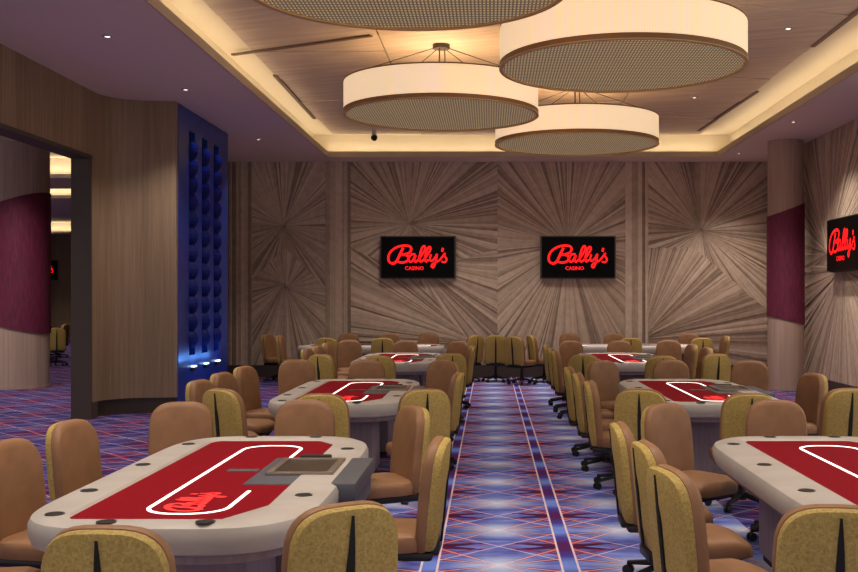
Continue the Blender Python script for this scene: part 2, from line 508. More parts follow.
    link('card_shuffler', bm, M['dark'], cs, True)
    bm = bmesh.new(); box(bm, -.02, -.04, top-.014, .16, .04, top-.006, .002)
    link('card_guide', bm, M['console'], t)
    # cup holders
    spots = [(-.50,-1.26),(-.565,-.68),(-.565,.15),(-.545,1.02),(-.20,-1.43),(.24,-1.43),(-.20,1.38),(.26,1.38),(.565,-.80),(.565,.80)]
    for x, y in spots:
        bm = bmesh.new(); rings = []
        for rr, z in ((.044,top-.001),(.044,top+.004),(.037,top+.004),(.035,top+.001)):
            rings.append([Vector((x+rr*math.cos(2*PI*k/20), y+rr*math.sin(2*PI*k/20), z)) for k in range(20)])
        loft(bm, rings, False, False)
        c = link('cup_holder', bm, M['cup'], t, True)
        bm = bmesh.new(); cyl(bm, (x, y), .036, .036, top-.002, top+.002, 20)
        link('cup_well', bm, M['dark'], c)
    for y in (-.78, .78):
        bm = bmesh.new(); box(bm, -.36, y-.32, .04, .36, y+.32, top-.19, .04)
        pd = link('pedestal', bm, M['pedestal'], t, True)
        bm = bmesh.new(); box(bm, -.33, y-.29, 0, .33, y+.29, .045)
        link('plinth', bm, M['dark'], pd)
    return t
T0 = make_table(); tused = [False]
def table(x, y, rz, label, group='poker tables'):
    if not tused[0]:
        tused[0] = True; T0.location = (x, y, 0); T0.rotation_euler = (0,0,rz); T0['label'] = label; T0['group'] = group; return
    dup(T0, (x, y, 0), rz, label, group)

LX, RX = -1.505, 2.20
table(LX, 6.05, 0, 'red felt poker table nearest the camera left of the aisle')
table(LX, 11.3, 0, 'red felt poker table second from the camera left of the aisle')
table(LX, 17.3, 0, 'red felt poker table third from the camera left of the aisle')
table(RX, 6.05, 0, 'red felt poker table nearest the camera right of the aisle, cut by the frame')
table(RX, 11.3, 0, 'red felt poker table second from the camera right of the aisle')
table(RX, 17.3, 0, 'red felt poker table third from the camera right of the aisle')
table(-2.45, 21.6, PI/2, 'poker table set crosswise before the back wall, left of the aisle')
table(2.95, 21.6, PI/2, 'poker table set crosswise before the back wall, right of the aisle')
table(-13.6, 30.0, 0, 'poker table in the room beyond the left doorway')

G = 'tan leather gaming chairs'
TN = {'L1': 'nearest left table', 'L2': 'second left table', 'L3': 'third left table',
      'R1': 'nearest right table', 'R2': 'second right table', 'R3': 'third right table'}
CHAIRS = [
 # x, y, facing, table, words
 (-2.62,4.75, 1,.15,'L1','left side, only the seat in frame'),
 (-2.70,5.80, 1,-.18,'L1','left side, cut by the left edge of the photo'),
 (-2.72,6.72, 1,-.18,'L1','left side, farther of the two with full tan backs'),
 (-2.34,7.90, .2,-1,'L1','far left corner, showing its tan front'),
 (-1.43,8.08, 0,-1,'L1','far end, showing its tan front'),
 (-.55,7.60, -.92,-.45,'L1','far right corner, seat turned to the camera'),
 (-.29,5.90, -1,.03,'L1','aisle side, seen edge on beside the carpet'),
 (-.56,4.02, -.55,.83,'L1','near right corner, slotted gold back showing'),
 (-1.34,3.62, .06,1,'L1','near end, gold back at the photo bottom'),
 (-2.80,10.0, 1,-.2,'L2','left side, nearest of three'),
 (-2.84,11.0, 1,-.22,'L2','left side, middle of three'),
 (-2.84,12.0, 1,-.25,'L2','left side, farthest of three'),
 (-2.34,9.05, .55,.8,'L2','near left corner, gold back with slot half turned'),
 (-1.40,8.58, .02,1,'L2','near end, gold back behind a tan one'),
 (-.56,9.02, -.35,1,'L2','near right corner, slotted gold back showing'),
 (-.34,11.0, -1,.05,'L2','aisle side, seen edge on'),
 (-.58,13.1, -.6,-.8,'L2','far right corner, tan front to the camera'),
 (-1.56,13.2, .05,-1,'L2','far end, showing its tan front'),
 (-2.46,13.2, .35,-1,'L2','far left corner, showing its tan front'),
 (-2.36,14.5, .5,.85,'L3','near left corner, gold back to the camera'),
 (-1.52,14.15, 0,1,'L3','near end, gold back behind a tan one'),
 (-.55,14.75, -.35,1,'L3','near right corner, slotted gold back showing'),
 (-.30,16.9, -1,.05,'L3','aisle side, seen edge on'),
 (-.56,18.7, -.6,-.8,'L3','far right corner, tan front to the camera'),
 (-1.55,19.1, .05,-1,'L3','far end, showing its tan front'),
 (-2.62,19.3, .3,-1,'L3','far left corner, showing its tan front'),
 (-2.84,16.1, 1,-.1,'L3','left side, nearest of three'),
 (-2.84,17.1, 1,-.1,'L3','left side, middle of three'),
 (-2.84,18.1, 1,-.1,'L3','left side, farthest of three'),
 (.84,4.88, 1,.22,'R1','aisle side, nearest of three gold backs'),
 (.86,5.74, 1,.08,'R1','aisle side, middle of three gold backs'),
 (.83,6.60, 1,-.02,'R1','aisle side, farthest of three gold backs'),
 (1.30,7.80, .62,-.8,'R1','far left corner, broad tan front to the camera'),
 (1.33,3.98, .12,1,'R1','near end, gold back at the photo bottom'),
 (2.20,8.05, 0,-1,'R1','far end, showing its tan front'),
 (.96,9.90, 1,-.1,'R2','aisle side, nearest of three gold backs'),
 (.93,10.9, 1,-.06,'R2','aisle side, middle of three gold backs'),
 (.91,11.9, 1,-.03,'R2','aisle side, farthest of three gold backs'),
 (1.40,13.1, .5,-.85,'R2','far left corner, tan front to the camera'),
 (1.30,9.0, .3,1,'R2','near left corner, slotted gold back showing'),
 (2.15,8.60, 0,1,'R2','near end, gold back behind a tan one'),
 (3.13,9.1, -.3,1,'R2','near right corner, gold back at the photo edge'),
 (3.40,10.9, -1,-.25,'R2','right side, tan front seen edge on'),
 (3.25,13.0, -.3,-1,'R2','far right corner, broad tan front to the camera'),
 (2.28,13.15, 0,-1,'R2','far end, showing its tan front'),
 (.98,15.5, 1,-.1,'R3','aisle side, nearest of three gold backs'),
 (.97,16.4, 1,-.06,'R3','aisle side, middle of three gold backs'),
 (.95,17.4, 1,-.03,'R3','aisle side, farthest of three gold backs'),
 (1.47,19.0, .35,-1,'R3','far left corner, tan front to the camera'),
 (1.30,14.4, .3,1,'R3','near left corner, slotted gold back showing'),
 (2.34,14.1, 0,1,'R3','near end, gold back to the camera'),
 (3.18,14.6, -.35,1,'R3','near right corner, slotted gold back showing'),
 (2.36,19.0, 0,-1,'R3','far end, showing its tan front'),
 (3.30,19.2, -.2,-1,'R3','far right corner, showing its tan front'),
 (3.42,16.4, -1,-.1,'R3','right side, nearer of two'),
 (3.42,17.6, -1,-.1,'R3','right side, farther of two'),
]
for (x, y, fx, fy, tb, words) in CHAIRS:
    chair(x, y, fx, fy, 'tan chair at %s, %s' % (TN[tb], words), G)
GB = 'gaming chairs by the back wall'
for (x, y, fx, fy, words) in [
 (-4.80,22.4, 1,-.3,'in the shade farthest left along the carved back wall'),
 (-4.35,21.5, 1,0,'at the left end of the left crosswise table'),
 (-3.20,20.35, .1,1,'on the near side of the left crosswise table, left of the other'),
 (-2.10,20.35, 0,1,'on the near side of the left crosswise table, right of the other'),
 (-3.1,22.85, 0,-1,'behind the left crosswise table, leftmost of three against the wall'),
 (-2.2,22.85, 0,-1,'behind the left crosswise table, middle of three against the wall'),
 (-1.35,22.85, 0,-1,'behind the left crosswise table, rightmost of three against the wall'),
 (-.30,21.9, -.7,.7,'at the aisle end of the left crosswise table, facing left'),
 (.12,21.8, 0,1,'standing mid aisle before the back wall, slotted gold back showing'),
 (.48,21.2, .6,.8,'standing mid aisle before the back wall, half turned to the right table'),
 (.86,21.9, 1,.25,'at the aisle end of the right crosswise table, seat to the right'),
 (1.75,22.85, 0,-1,'behind the right crosswise table, leftmost of three against the wall'),
 (2.72,22.85, 0,-1,'behind the right crosswise table, middle of three against the wall'),
 (4.35,22.75, -.3,-1,'behind the right crosswise table, rightmost of three against the wall'),
 (2.75,20.35, 0,1,'on the near side of the right crosswise table, left of the other'),
 (4.15,20.35, -.1,1,'on the near side of the right crosswise table, right of the other'),
 (4.85,21.4, -1,0,'at the right end of the right crosswise table, by the round column')]:
    chair(x, y, fx, fy, 'tan chair ' + words, GB)
GH = 'gaming chairs in the room beyond the doorway'
for (x, y, fx, fy, words) in [
 (-11.25,27.0, -.5,1,'nearest one seen through the left doorway, gold back to the camera'),
 (-12.55,29.6, -1,.1,'seen through the left doorway, second from the camera'),
 (-12.6,30.9, -1,.1,'seen through the left doorway, farthest at the table there'),
 (-13.6,28.0, 0,1,'seen through the left doorway, at the near end of the table there')]:
    chair(x, y, fx, fy, 'tan chair ' + words, GH)

# ------------------------------------------------------------------ room shell
H = 4.84            # soffit height
HU = 5.38           # tray ceiling height
XR, YB = 6.26, 23.4
bm = bmesh.new(); box(bm, -28, -4, -.2, XR+.3, 52, 0); struct('floor', bm, M['carpet'])

# soffit ring round the tray
TX0, TX1, TY0, TY1 = -3.54, 4.95, 1.0, 22.6
def tray(bm, x0, x1, y0, y1, X0, X1, Y0, Y1, mi=0):
    """soffit slab X0..X1/Y0..Y1 with an opening"""
    for a in ((X0,Y0,x0,Y1),(x1,Y0,X1,Y1),(x0,Y0,x1,y0),(x0,y1,x1,Y1)):
        box(bm, a[0], a[1], H, a[2], a[3], H+.10, mi=mi)
bm = bmesh.new(); tray(bm, TX0, TX1, TY0, TY1, -6.25, XR+.3, -4, YB+.3)
c = struct('ceiling', bm, M['soffit'])
bm = bmesh.new()      # pale upstand lip at the opening
e = .02
for a in ((TX0,TY0+e,TX0+e,TY1-e),(TX1-e,TY0+e,TX1,TY1-e),(TX0,TY1-e,TX1,TY1),(TX0,TY0,TX1,TY0+e)):
    box(bm, a[0], a[1], H-.004, a[2], a[3], H+.12)
struct('trim_1', bm, M['lip'])
bm = bmesh.new()      # cove walls and upper ceiling
o_ = .34
for a in ((TX0-o_-.1,TY0-o_,TX0-o_,TY1+o_),(TX1+o_,TY0-o_,TX1+o_+.1,TY1+o_),(TX0-o_,TY1+o_,TX1+o_,TY1+o_+.1),(TX0-o_,TY0-o_-.1,TX1+o_,TY0-o_)):
    box(bm, a[0], a[1], H+.10, a[2], a[3], HU)
box(bm, TX0-o_-.1, TY0-o_-.1, HU, TX1+o_+.1, TY1+o_+.1, HU+.1)
up = struct('ceiling_tray', bm, M['cove'])
# veneer ceiling panels with skewed seams
bm = bmesh.new()
PX0, PX1 = -3.42, 4.55
edges = [2.0]
y = 2.0
while y < 22.4: edges.append(y); y += 1.75
px = [PX0, -1.5, .45, 2.4, PX1]
sk = [0, .9, -.5, .8, 0]
rows = 11
def yy(i, j):
    base = 1.6+i*(22.55-1.6)/rows
    if i in (0, rows): return base
    return base+sk[(j+i) % 4 if 0 < j < 4 else j]*(.75 if i % 2 else -.75)
for i in range(rows):
    for j in range(4):
        g_ = .012
        q = [(px[j]+g_, yy(i,j)+g_), (px[j+1]-g_, yy(i,j+1)+g_), (px[j+1]-g_, yy(i+1,j+1)-g_), (px[j]+g_, yy(i+1,j)-g_)]
        poly_prism(bm, q, HU-.05-.012*((i+j) % 2), HU-.001)
o = link('ceiling_panel', bm, M['ceilwood'], up)
bm = bmesh.new()
for (a, b) in (((-3.41,16.5),(-3.46,20.5)), ((-3.74,15.1),(-1.6,14.0)), ((-3.6,12.2),(-1.9,11.6)), ((4.41,22.0),(4.57,17.8)), ((4.53,14.6),(4.53,11.6)), ((4.5,9.6),(4.5,6.5)), ((-3.42,8.0),(-3.42,5.0))):
    d = Vector((b[0]-a[0], b[1]-a[1])).normalized(); n_ = Vector((-d.y, d.x))*.032
    poly_prism(bm, [(a[0]+n_.x,a[1]+n_.y),(b[0]+n_.x,b[1]+n_.y),(b[0]-n_.x,b[1]-n_.y),(a[0]-n_.x,a[1]-n_.y)], HU-.075, HU-.05)
link('air_slot', bm, M['seam'], up)

# carved walls: slats fan out from a focus inside each panel
def clip(poly, a, b, c):          # keep a*x+b*y+c >= 0
    out = []
    for i in range(len(poly)):
        p, q = poly[i], poly[(i+1) % len(poly)]
        dp, dq = a*p[0]+b*p[1]+c, a*q[0]+b*q[1]+c
        if dp >= 0: out.append(p)
        if dp*dq < 0:
            t = dp/(dp-dq); out.append((p[0]+(q[0]-p[0])*t, p[1]+(q[1]-p[1])*t))
    return out
def inside_half(poly):
    ar = sum(poly[i][0]*poly[(i+1)%len(poly)][1]-poly[(i+1)%len(poly)][0]*poly[i][1] for i in range(len(poly)))
    return poly if ar > 0 else poly[::-1]
def fan(bm, region, f, n, toworld, rnd):
    """fill convex region (u,z polygon) with n wedge slats around focus f"""
    region = inside_half(region); n = int(n*1.35)
    cuts = [0.0]; 
    while cuts[-1] < 2*PI: cuts.append(cuts[-1]+2*PI/n*rnd.uniform(.45, 1.6))
    cuts[-1] = 2*PI
    for a0, a1 in zip(cuts, cuts[1:]):
        if a1-a0 > PI*.9: continue
        am = (a0+a1)/2
        R = 30
        poly = [f, (f[0]+R*math.cos(a0), f[1]+R*math.sin(a0)), (f[0]+R*math.cos(a1), f[1]+R*math.sin(a1))]
        for i in range(len(region)):
            p, q = region[i], region[(i+1) % len(region)]
            ex, ey = q[0]-p[0], q[1]-p[1]
            poly = clip(poly, -ey, ex, ey*p[0]-ex*p[1])
            if len(poly) < 3: break
        if len(poly) < 3: continue
        ar = abs(sum(poly[i][0]*poly[(i+1)%len(poly)][1]-poly[(i+1)%len(poly)][0]*poly[i][1] for i in range(len(poly))))
        if ar < 1e-4: continue
        groove = rnd.random() < .15
        mi = 3 if groove else rnd.choice((0,0,1,1,2))
        # wedge is tilted: deep at one long edge, proud at the other
        d0 = .004 if groove else rnd.uniform(.006, .02); d1 = .006 if groove else rnd.uniform(.012, .030)
        def dep(p):
            a = math.atan2(p[1]-f[1], p[0]-f[0]) % (2*PI)
            if math.hypot(p[0]-f[0], p[1]-f[1]) < 1e-4: return d0
            k = max(0, min(1, (a-a0)/(a1-a0))) if abs(a-am) < PI else 0
            r = min(1, math.hypot(p[0]-f[0], p[1]-f[1])/1.2)
            return d0+(d1-d0)*k*(.25+.75*r)
        front = [bm.verts.new(toworld(p[0], p[1], dep(p))) for p in poly]
        back = [bm.verts.new(toworld(p[0], p[1], 0)) for p in poly]
        fs = [bm.faces.new(front)]
        for i in range(len(poly)):
            fs.append(bm.faces.new((front[i], front[(i+1)%len(poly)], back[(i+1)%len(poly)], back[i])))
        for x in fs: x.material_index = mi
def vstrip(bm, u0, u1, z0, z1, toworld, rnd):
    u = u0
    while u < u1-.01:
        w = rnd.uniform(.03, .09); v = min(u1, u+w); d = rnd.uniform(.008, .04); g_ = rnd.random() < .2
        if g_: d = .004
        q = [(u,z0),(v,z0),(v,z1),(u,z1)]
        F_ = [bm.verts.new(toworld(*p, d)) for p in q]; B_ = [bm.verts.new(toworld(*p, 0)) for p in q]
        fs = [bm.faces.new(F_)]+[bm.faces.new((F_[i], F_[(i+1)%4], B_[(i+1)%4], B_[i])) for i in range(4)]
        for x in fs: x.material_index = 3 if g_ else rnd.choice((0,1,2))
        u = v
SL = [M['slat0'], M['slat1'], M['slat2'], M['slat3']]
ZB = .27
bm = bmesh.new(); box(bm, -7.5, YB, 0, XR+.3, YB+.25, H+.6); wb = struct('wall_back', bm, M['groove'])
bw = lambda u, z, d: Vector((u, YB-d, z))
def panel(parent, tw, u0, u1, pieces, seed):
    rnd = random.Random(seed); bm = bmesh.new()
    for region, f, n in pieces: fan(bm, region, f, n, tw, rnd)
    link('carved_panel', bm, SL, parent)
def strip(parent, tw, u0, u1, seed):
    bm = bmesh.new(); vstrip(bm, u0, u1, ZB, H, tw, random.Random(seed)); link('carved_strip', bm, SL, parent)
def std(u0, u1, f, zl, zr, fl, n=110, n2=90):
    """upper star region round f, lower region with its own focus fl; the divide runs from (u0,zl) to (u1,zr)"""
    return [([(u0,zl),(u1,zr),(u1,H),(u0,H)], f, n), ([(u0,ZB),(u1,ZB),(u1,zr),(u0,zl)], fl, n2)]
strip(wb, bw, -7.2, -5.35, 1)
panel(wb, bw, -5.35, -3.70, [([(-5.35,2.2),(-4.6,2.9),(-4.6,H),(-5.35,H)], (-4.65,3.4), 150), ([(-4.6,2.9),(-3.7,2.0),(-3.7,H),(-4.6,H)], (-4.65,3.4), 150), ([(-5.35,ZB),(-4.6,ZB),(-4.6,2.9),(-5.35,2.2)], (-4.62,2.1), 150), ([(-4.6,ZB),(-3.7,ZB),(-3.7,2.0),(-4.6,2.9)], (-4.58,2.0), 150)], 2)
strip(wb, bw, -3.70, -3.13, 3)
panel(wb, bw, -3.13, .17, [([(-3.13,2.9),(-1.75,2.3),(-1.75,H),(-3.13,H)], (-1.82,3.45), 190), ([(-1.75,2.3),(.17,2.9),(.17,H),(-1.75,H)], (-1.82,3.45), 190),
      ([(-3.13,ZB),(.0,ZB),(-1.75,2.3),(-3.13,2.9)], (-.25,.75), 260), ([(.0,ZB),(.17,ZB),(.17,2.9),(-1.75,2.3)], (-1.7,2.6), 190)], 4)
panel(wb, bw, .17, 3.04, [([(.17,ZB),(3.04,ZB),(3.04,H),(.17,H)], (1.75,3.0), 230)], 5)
strip(wb, bw, 3.04, 3.56, 6)
panel(wb, bw, 3.56, 6.24, [([(3.56,2.9),(4.6,2.9),(4.6,H),(3.56,H)], (4.75,3.3), 190), ([(4.6,2.9),(XR-.02,1.5),(XR-.02,H),(4.6,H)], (4.75,3.3), 190),
      ([(3.56,ZB),(XR-.02,ZB),(XR-.02,1.5),(4.6,2.9),(3.56,2.9)], (3.4,.85), 300)], 7)
bm = bmesh.new(); box(bm, -7.2, YB-.03, 0, XR, YB, ZB-.01); struct('baseboard_back', bm, M['base'])
bm = bmesh.new(); box(bm, XR, 13, 0, XR+.25, YB+.25, H+.6); wr = struct('wall_right', bm, M['groove'])
rw = lambda u, z, d: Vector((XR-d, u, z))
strip(wr, rw, 20.9, 23.35, 8)
panel(wr, rw, 17, 20.9, [([(16.6,ZB),(20.9,ZB),(20.9,2.4),(16.6,2.4)], (18.4,2.3), 230), ([(16.6,2.4),(20.9,2.4),(20.9,H),(16.6,H)], (19.2,2.6), 200)], 9)
strip(wr, rw, 16.0, 16.6, 10)
for k, (a, b) in enumerate(((13.0,16.0),)):
    panel(wr, rw, a, b, [([(a,ZB),(b,ZB),(b,H),(a,H)], (a+1.6,2.8), 120)], 20+k)
bm = bmesh.new(); box(bm, XR-.03, 13, 0, XR, YB-.03, ZB-.01); struct('baseboard_right', bm, M['base'])

# left wood wall: header over a wide opening, then a rounded return to the blue niche
XL = -5.87
bm = bmesh.new()
box(bm, XL-.26, 4.0, 0, XL, 5.0, H+.05)
box(bm, XL-.26, 5.0, 3.88, XL, 15.30, H+.05)
pts = [(XL, 15.3)]
for k in range(0, 9):
    a = PI - PI/2*k/8; pts.append((XL+.62+.62*math.cos(a), 15.48+.62*math.sin(a)))
pts += [(-4.88, 16.16), (-4.88, 16.5), (XL-.26, 16.5), (XL-.26, 15.3)]
poly_prism(bm, pts, .24, H+.05)
struct('wall_left', bm, M['wood'])
bm = bmesh.new(); poly_prism(bm, [(x*1.0-(.05 if x > XL else 0), y+.06) if y > 15.31 and y < 16.3 else (x, y) for x, y in pts], 0, .24)
struct('baseboard_left', bm, M['base'])
bm = bmesh.new()      # jamb and head lining of the opening
box(bm, XL-.28, 15.26, 0, XL+.015, 15.31, 3.88); box(bm, XL-.28, 5.0, 3.83, XL+.015, 15.31, 3.885); box(bm, XL-.28, 4.99, 0, XL+.015, 5.04, 3.88)
struct('trim_2', bm, M['base'])
bm = bmesh.new(); box(bm, -7.5, 19.32, 0, -4.95, 19.5, H+.05); box(bm, -7.7, 19.3, 0, -7.5, YB, H+.6)
struct('wall_left_return', bm, M['wood'])
bm = bmesh.new(); box(bm, -7.7, 16.5, H, -6.25, YB+.3, H+.1); struct('ceiling_left', bm, M['soffit'])

# blue illuminated feature wall with three ornament niches
fw = thing('feature_wall', 'cobalt blue lit wall with three dark looped slots beside the wood panelling', 'wall feature', (-4.87, 16.25, 0))
bm = bmesh.new()
ys = [17.0, 17.75, 18.5]; hwid = .17; z0, z1 = .85, 4.5
def bx(x0,a,b,x1,c,d,bev=0): box(bm, x0, a-16.25, b, x1, c-16.25, d, bev)
bx(-.30, 16.25, 0, 0, ys[0]-hwid, H-.01); bx(-.30, ys[2]+hwid, 0, 0, 19.32, H-.01)
for a, b in ((ys[0]+hwid, ys[1]-hwid), (ys[1]+hwid, ys[2]-hwid)): bx(-.30, a, 0, 0, b, H-.01)
for q in ys: bx(-.30, q-hwid, 0, 0, q+hwid, z0-.0); bx(-.30, q-hwid, z1, 0, q+hwid, H-.01)
bx(-.40, 16.55, 0, -.13, 19.30, H-.01)
link('blue_panel', bm, M['blue'], fw)
for q in ys:
    bm = bmesh.new(); k = 0; z = z0+.12
    while z < z1-.3:
        for za_, zb_, ra, rb in ((0,.05,.10,.135), (.05,.11,.135,.155), (.11,.17,.155,.155), (.17,.23,.155,.135), (.23,.28,.135,.10)):
            cyl(bm, (-.06, q-16.25), ra, rb, z+za_, z+zb_, 16)
        z += .28
    link('looped_ornament', bm, M['bluedark'], fw, True)
    bm = bmesh.new(); box(bm, -.02, q-16.25-.10, .60, .05, q-16.25+.10, .66, .01)
    lm = link('uplight', bm, M['dark'], fw, True)
    bm = bmesh.new(); box(bm, .005, q-16.25-.09, .655, .055, q-16.25+.09, .68, .008)
    link('lamp_lens', bm, M['bluelight'], lm, True)
# columns
def column(x, y, r, za, zb, amp, label):
    t = thing('column', label, 'column', (x, y, 0))
    n = 48
    def ring(rr, zf): return [Vector((rr*math.cos(2*PI*i/n), rr*math.sin(2*PI*i/n), zf(2*PI*i/n))) for i in range(n)]
    bm = bmesh.new(); loft(bm, [ring(r, lambda a: 0), ring(r, lambda a: H)]); link('shaft', bm, M['colwood'], t, True)
    lo = lambda a: za-amp*.7*math.cos(a); hi = lambda a: zb+amp*math.cos(a)
    bm = bmesh.new(); loft(bm, [ring(r-.01, lo), ring(r+.02, lo), ring(r+.02, hi), ring(r-.01, hi)], False, False)
    link('fabric_wrap', bm, M['purple'], t, True)['label'] = 'plum band with slanted edges'
    bm = bmesh.new(); loft(bm, [ring(r+.015, lambda a: 0), ring(r+.015, lambda a: .05)]); link('base_ring', bm, M['colwood'], t, True)
column(5.77, 20.3, .34, 1.34, 3.50, .13, 'round pale column with plum band near the right end of the back wall')
column(-9.47, 20.8, .62, 1.22, 3.66, .22, 'thick round column with plum band seen through the left doorway')

# room beyond the left doorway
bm = bmesh.new()
box(bm, -28, 50.5, 0, -7.7, 50.8, H+.7); struct('wall_far', bm, M['wood'])
bm = bmesh.new()
box(bm, -28.3, 26, 0, -28, 50.8, H+.7)
struct('wall_hall_left', bm, M['wood'])
bm = bmesh.new(); box(bm, -7.75, YB, 0, -7.5, 50.5, H+.7); struct('wall_hall_right', bm, M['wood'])
bm = bmesh.new()
trays = [(10,26.5),(29.2,32),(39.5,49.6)]
yprev = 2
for a, b in trays:
    box(bm, -28, yprev, H, -6.13, a, H+.1); yprev = b
box(bm, -28, yprev, H, -6.13, 50.5, H+.1)
for a, b in trays: box(bm, -28, a, H, -26, b, H+.1); box(bm, -8, a, H, -6.13, b, H+.1)
struct('ceiling_hall', bm, M['soffit'])
bm = bmesh.new()
for a, b in trays:
    box(bm, -27, a-.5, HU, -7, b+.5, HU+.1); box(bm, -27, b+.3, H+.1, -7, b+.4, HU); box(bm, -27, a-.4, H+.1, -7, a-.3, HU)
    box(bm, -27.1, a-.4, H+.1, -27, b+.4, HU); box(bm, -7.1, a-.4, H+.1, -7, b+.4, HU)
struct('ceiling_hall_tray', bm, M['cove'])

# ------------------------------------------------------------------ screens
def screen(x, y, z, rz, label, w=1.64, h=.92):
    t = thing('wall_screen', label, 'screen', (x, y, z-h/2), rz, 'wall screens')
    bm = bmesh.new(); box(bm, -w/2-.03, .005, -.02, w/2+.03, .06, h+.02, .005); link('wall_mount', bm, M['mount'], t)
    bm = bmesh.new(); box(bm, -w/2, -.05, 0, w/2, .01, h, .006); link('casing', bm, M['bezel'], t)
    bm = bmesh.new(); box(bm, -w/2+.02, -.054, .02, w/2-.02, -.048, h-.02); d = link('display', bm, M['screen'], t)
    bm = script_sign(w*.80)
    for v in bm.verts: v.co += Vector((-.01, -.053, h*.53))
    link('script_lettering', bm, M['redlight'], d)['label'] = 'glowing red script lettering'
    me = small_word('CASINO', .115); me.materials.append(M['redlight'])
    for v in me.vertices: v.co = Vector((v.co.x-.08, -.057, v.co.y+h*.19))
    o = bpy.data.objects.new('small_lettering', me); COL.objects.link(o); o.parent = d
    o['label'] = 'small red capitals under the script'
screen(-1.61, YB-.12, 2.69, 0, 'black wall screen with red script, left of the two on the back wall')
screen(1.97, YB-.12, 2.69, 0, 'black wall screen with red script, right of the two on the back wall')
screen(XR-.12, 17.98, 2.72, -PI/2, 'black wall screen with red script on the right wall')
screen(-21.8, 50.4, 3.1, 0, 'small distant screen with red script, far wall beyond the doorway')

# ------------------------------------------------------------------ drum pendants
def make_drum():
    t = thing('drum_pendant', '', 'pendant lamp')
    r, h, n = 1.35, .44, 96
    def ring(rr, z): return [Vector((rr*math.cos(2*PI*i/n), rr*math.sin(2*PI*i/n), z)) for i in range(n)]
    bm = bmesh.new(); loft(bm, [ring(r, .03), ring(r, h), ring(r-.015, h), ring(r-.015, .03)], False, False)
    link('shade', bm, M['shade'], t, True)
    bm = bmesh.new(); loft(bm, [ring(r+.006, -.002), ring(r+.006, .055), ring(r-.004, .055), ring(r-.004, -.002)], False, False)
    link('bottom_band', bm, M['brown_edge'], t, True)
    bm = bmesh.new(); loft(bm, [ring(r+.010, -.010), ring(r+.010, 0), ring(r-.035, .004), ring(r-.035, -.012), ring(r+.010, -.010)], False, False)
    link('bottom_ring', bm, M['gold_edge'], t, True)
    bm = bmesh.new(); loft(bm, [ring(r+.004, h-.012), ring(r+.004, h+.006), ring(r-.02, h+.006), ring(r-.02, h-.012), ring(r+.004, h-.012)], False, False)
    link('top_ring', bm, M['brown_edge'], t, True)
    bm = bmesh.new(); loft(bm, [ring(r-.03, .012), ring(r-.03, .022)]); link('diffuser', bm, M['diffuser'], t)
    bm = bmesh.new(); cyl(bm, (0,0), .12, .12, HU-.12-4.33, HU-.062-4.33, 24); ca = link('canopy', bm, M['base'], t, True)
    zc = HU-.11-4.33
    for k in range(4):
        a = PI/4+PI/2*k; bm = bmesh.new(); bar(bm, (.08*math.cos(a), .08*math.sin(a), zc), (r*math.cos(a)*.985, r*math.sin(a)*.985, h), .006, .006, 6)
        link('cable', bm, M['base'], t, True)
    for k in range(3):
        a = 2*PI*k/3; bm = bmesh.new(); bar(bm, (.05*math.cos(a), .05*math.sin(a), zc), (.06*math.cos(a), .06*math.sin(a), .1), .008, .008, 6)
        link('suspension_rod', bm, M['base'], t, True)
    return t
D0 = make_drum()
spots = [(-.70,8.5,'cream drum pendant nearest the camera, cut by the top of the photo'), (1.46,11.5,'cream drum pendant, large one right of centre'),
         (-.68,14.5,'cream drum pendant left of centre with its ceiling canopy showing'), (1.44,17.3,'cream drum pendant, smallest and nearest the back wall')]
for i, (x, y, lb) in enumerate(spots):
    if i == 0: D0.location = (x, y, 4.33); D0['label'] = lb; D0['group'] = 'drum pendants'
    else: dup(D0, (x, y, 4.33), 0, lb, 'drum pendants')

# ------------------------------------------------------------------ downlights and lamps
def lamp(kind, name, loc, energy, color, **kw):
    l = bpy.data.lights.new(name, kind); l.energy = energy; l.color = color
    for k, v in kw.items():
        if k != 'rot': setattr(l, k, v)
    o = bpy.data.objects.new(name, l); COL.objects.link(o); o.location = loc
    if 'rot' in kw: o.rotation_euler = kw['rot']
    return o
WARM = (1, .80, .60); NEU = (1, .87, .76)
def make_dl():
    t = thing('downlight', '', 'ceiling light')
    bm = bmesh.new(); n = 20
    def ring(rr, z): return [Vector((rr*math.cos(2*PI*i/n), rr*math.sin(2*PI*i/n), z)) for i in range(n)]
    loft(bm, [ring(.06, 0), ring(.06, -.012), ring(.036, -.016), ring(.03, 0)], False, False)
    link('trim_ring', bm, M['white_trim'], t, True)
    bm = bmesh.new(); cyl(bm, (0,0), .032, .032, -.01, -.001, 20); link('lens', bm, M['spotglow'], t)
    return t
DL0 = make_dl(); first = [True]
def downlight(x, y, z, label, energy, size=105, color=NEU, group='recessed downlights'):
    if first[0]: first[0] = False; DL0.location = (x, y, z); DL0['label'] = label; DL0['group'] = group
    else: dup(DL0, (x, y, z), 0, label, group)
    lamp('SPOT', 'downlight_lamp', (x, y, z-.03), energy, color, spot_size=math.radians(size), spot_blend=.8, shadow_soft_size=.06)
for k, y in enumerate((2.0, 5.5, 9.0, 12.1, 15.2, 20.0)):
    words = ('above the near end', 'above the left chairs', 'near the top left corner', 'first showing from the top left', 'second showing, over the wood wall', 'third showing, by the back wall')[k]
    downlight(-4.45, y, H, 'recessed white downlight in the left soffit, %s' % words, 260)
for k, y in enumerate((2.0, 6.0, 10.0, 14.0, 18.0, 21.95)):
    words = ('behind the camera', 'beside the nearest table', 'beside the second table', 'before the right screen', 'by the right screen', 'by the round column')[k]
    downlight(5.25, y, H, 'recessed white downlight in the right soffit, %s' % words, 190 if k < 4 else 420)
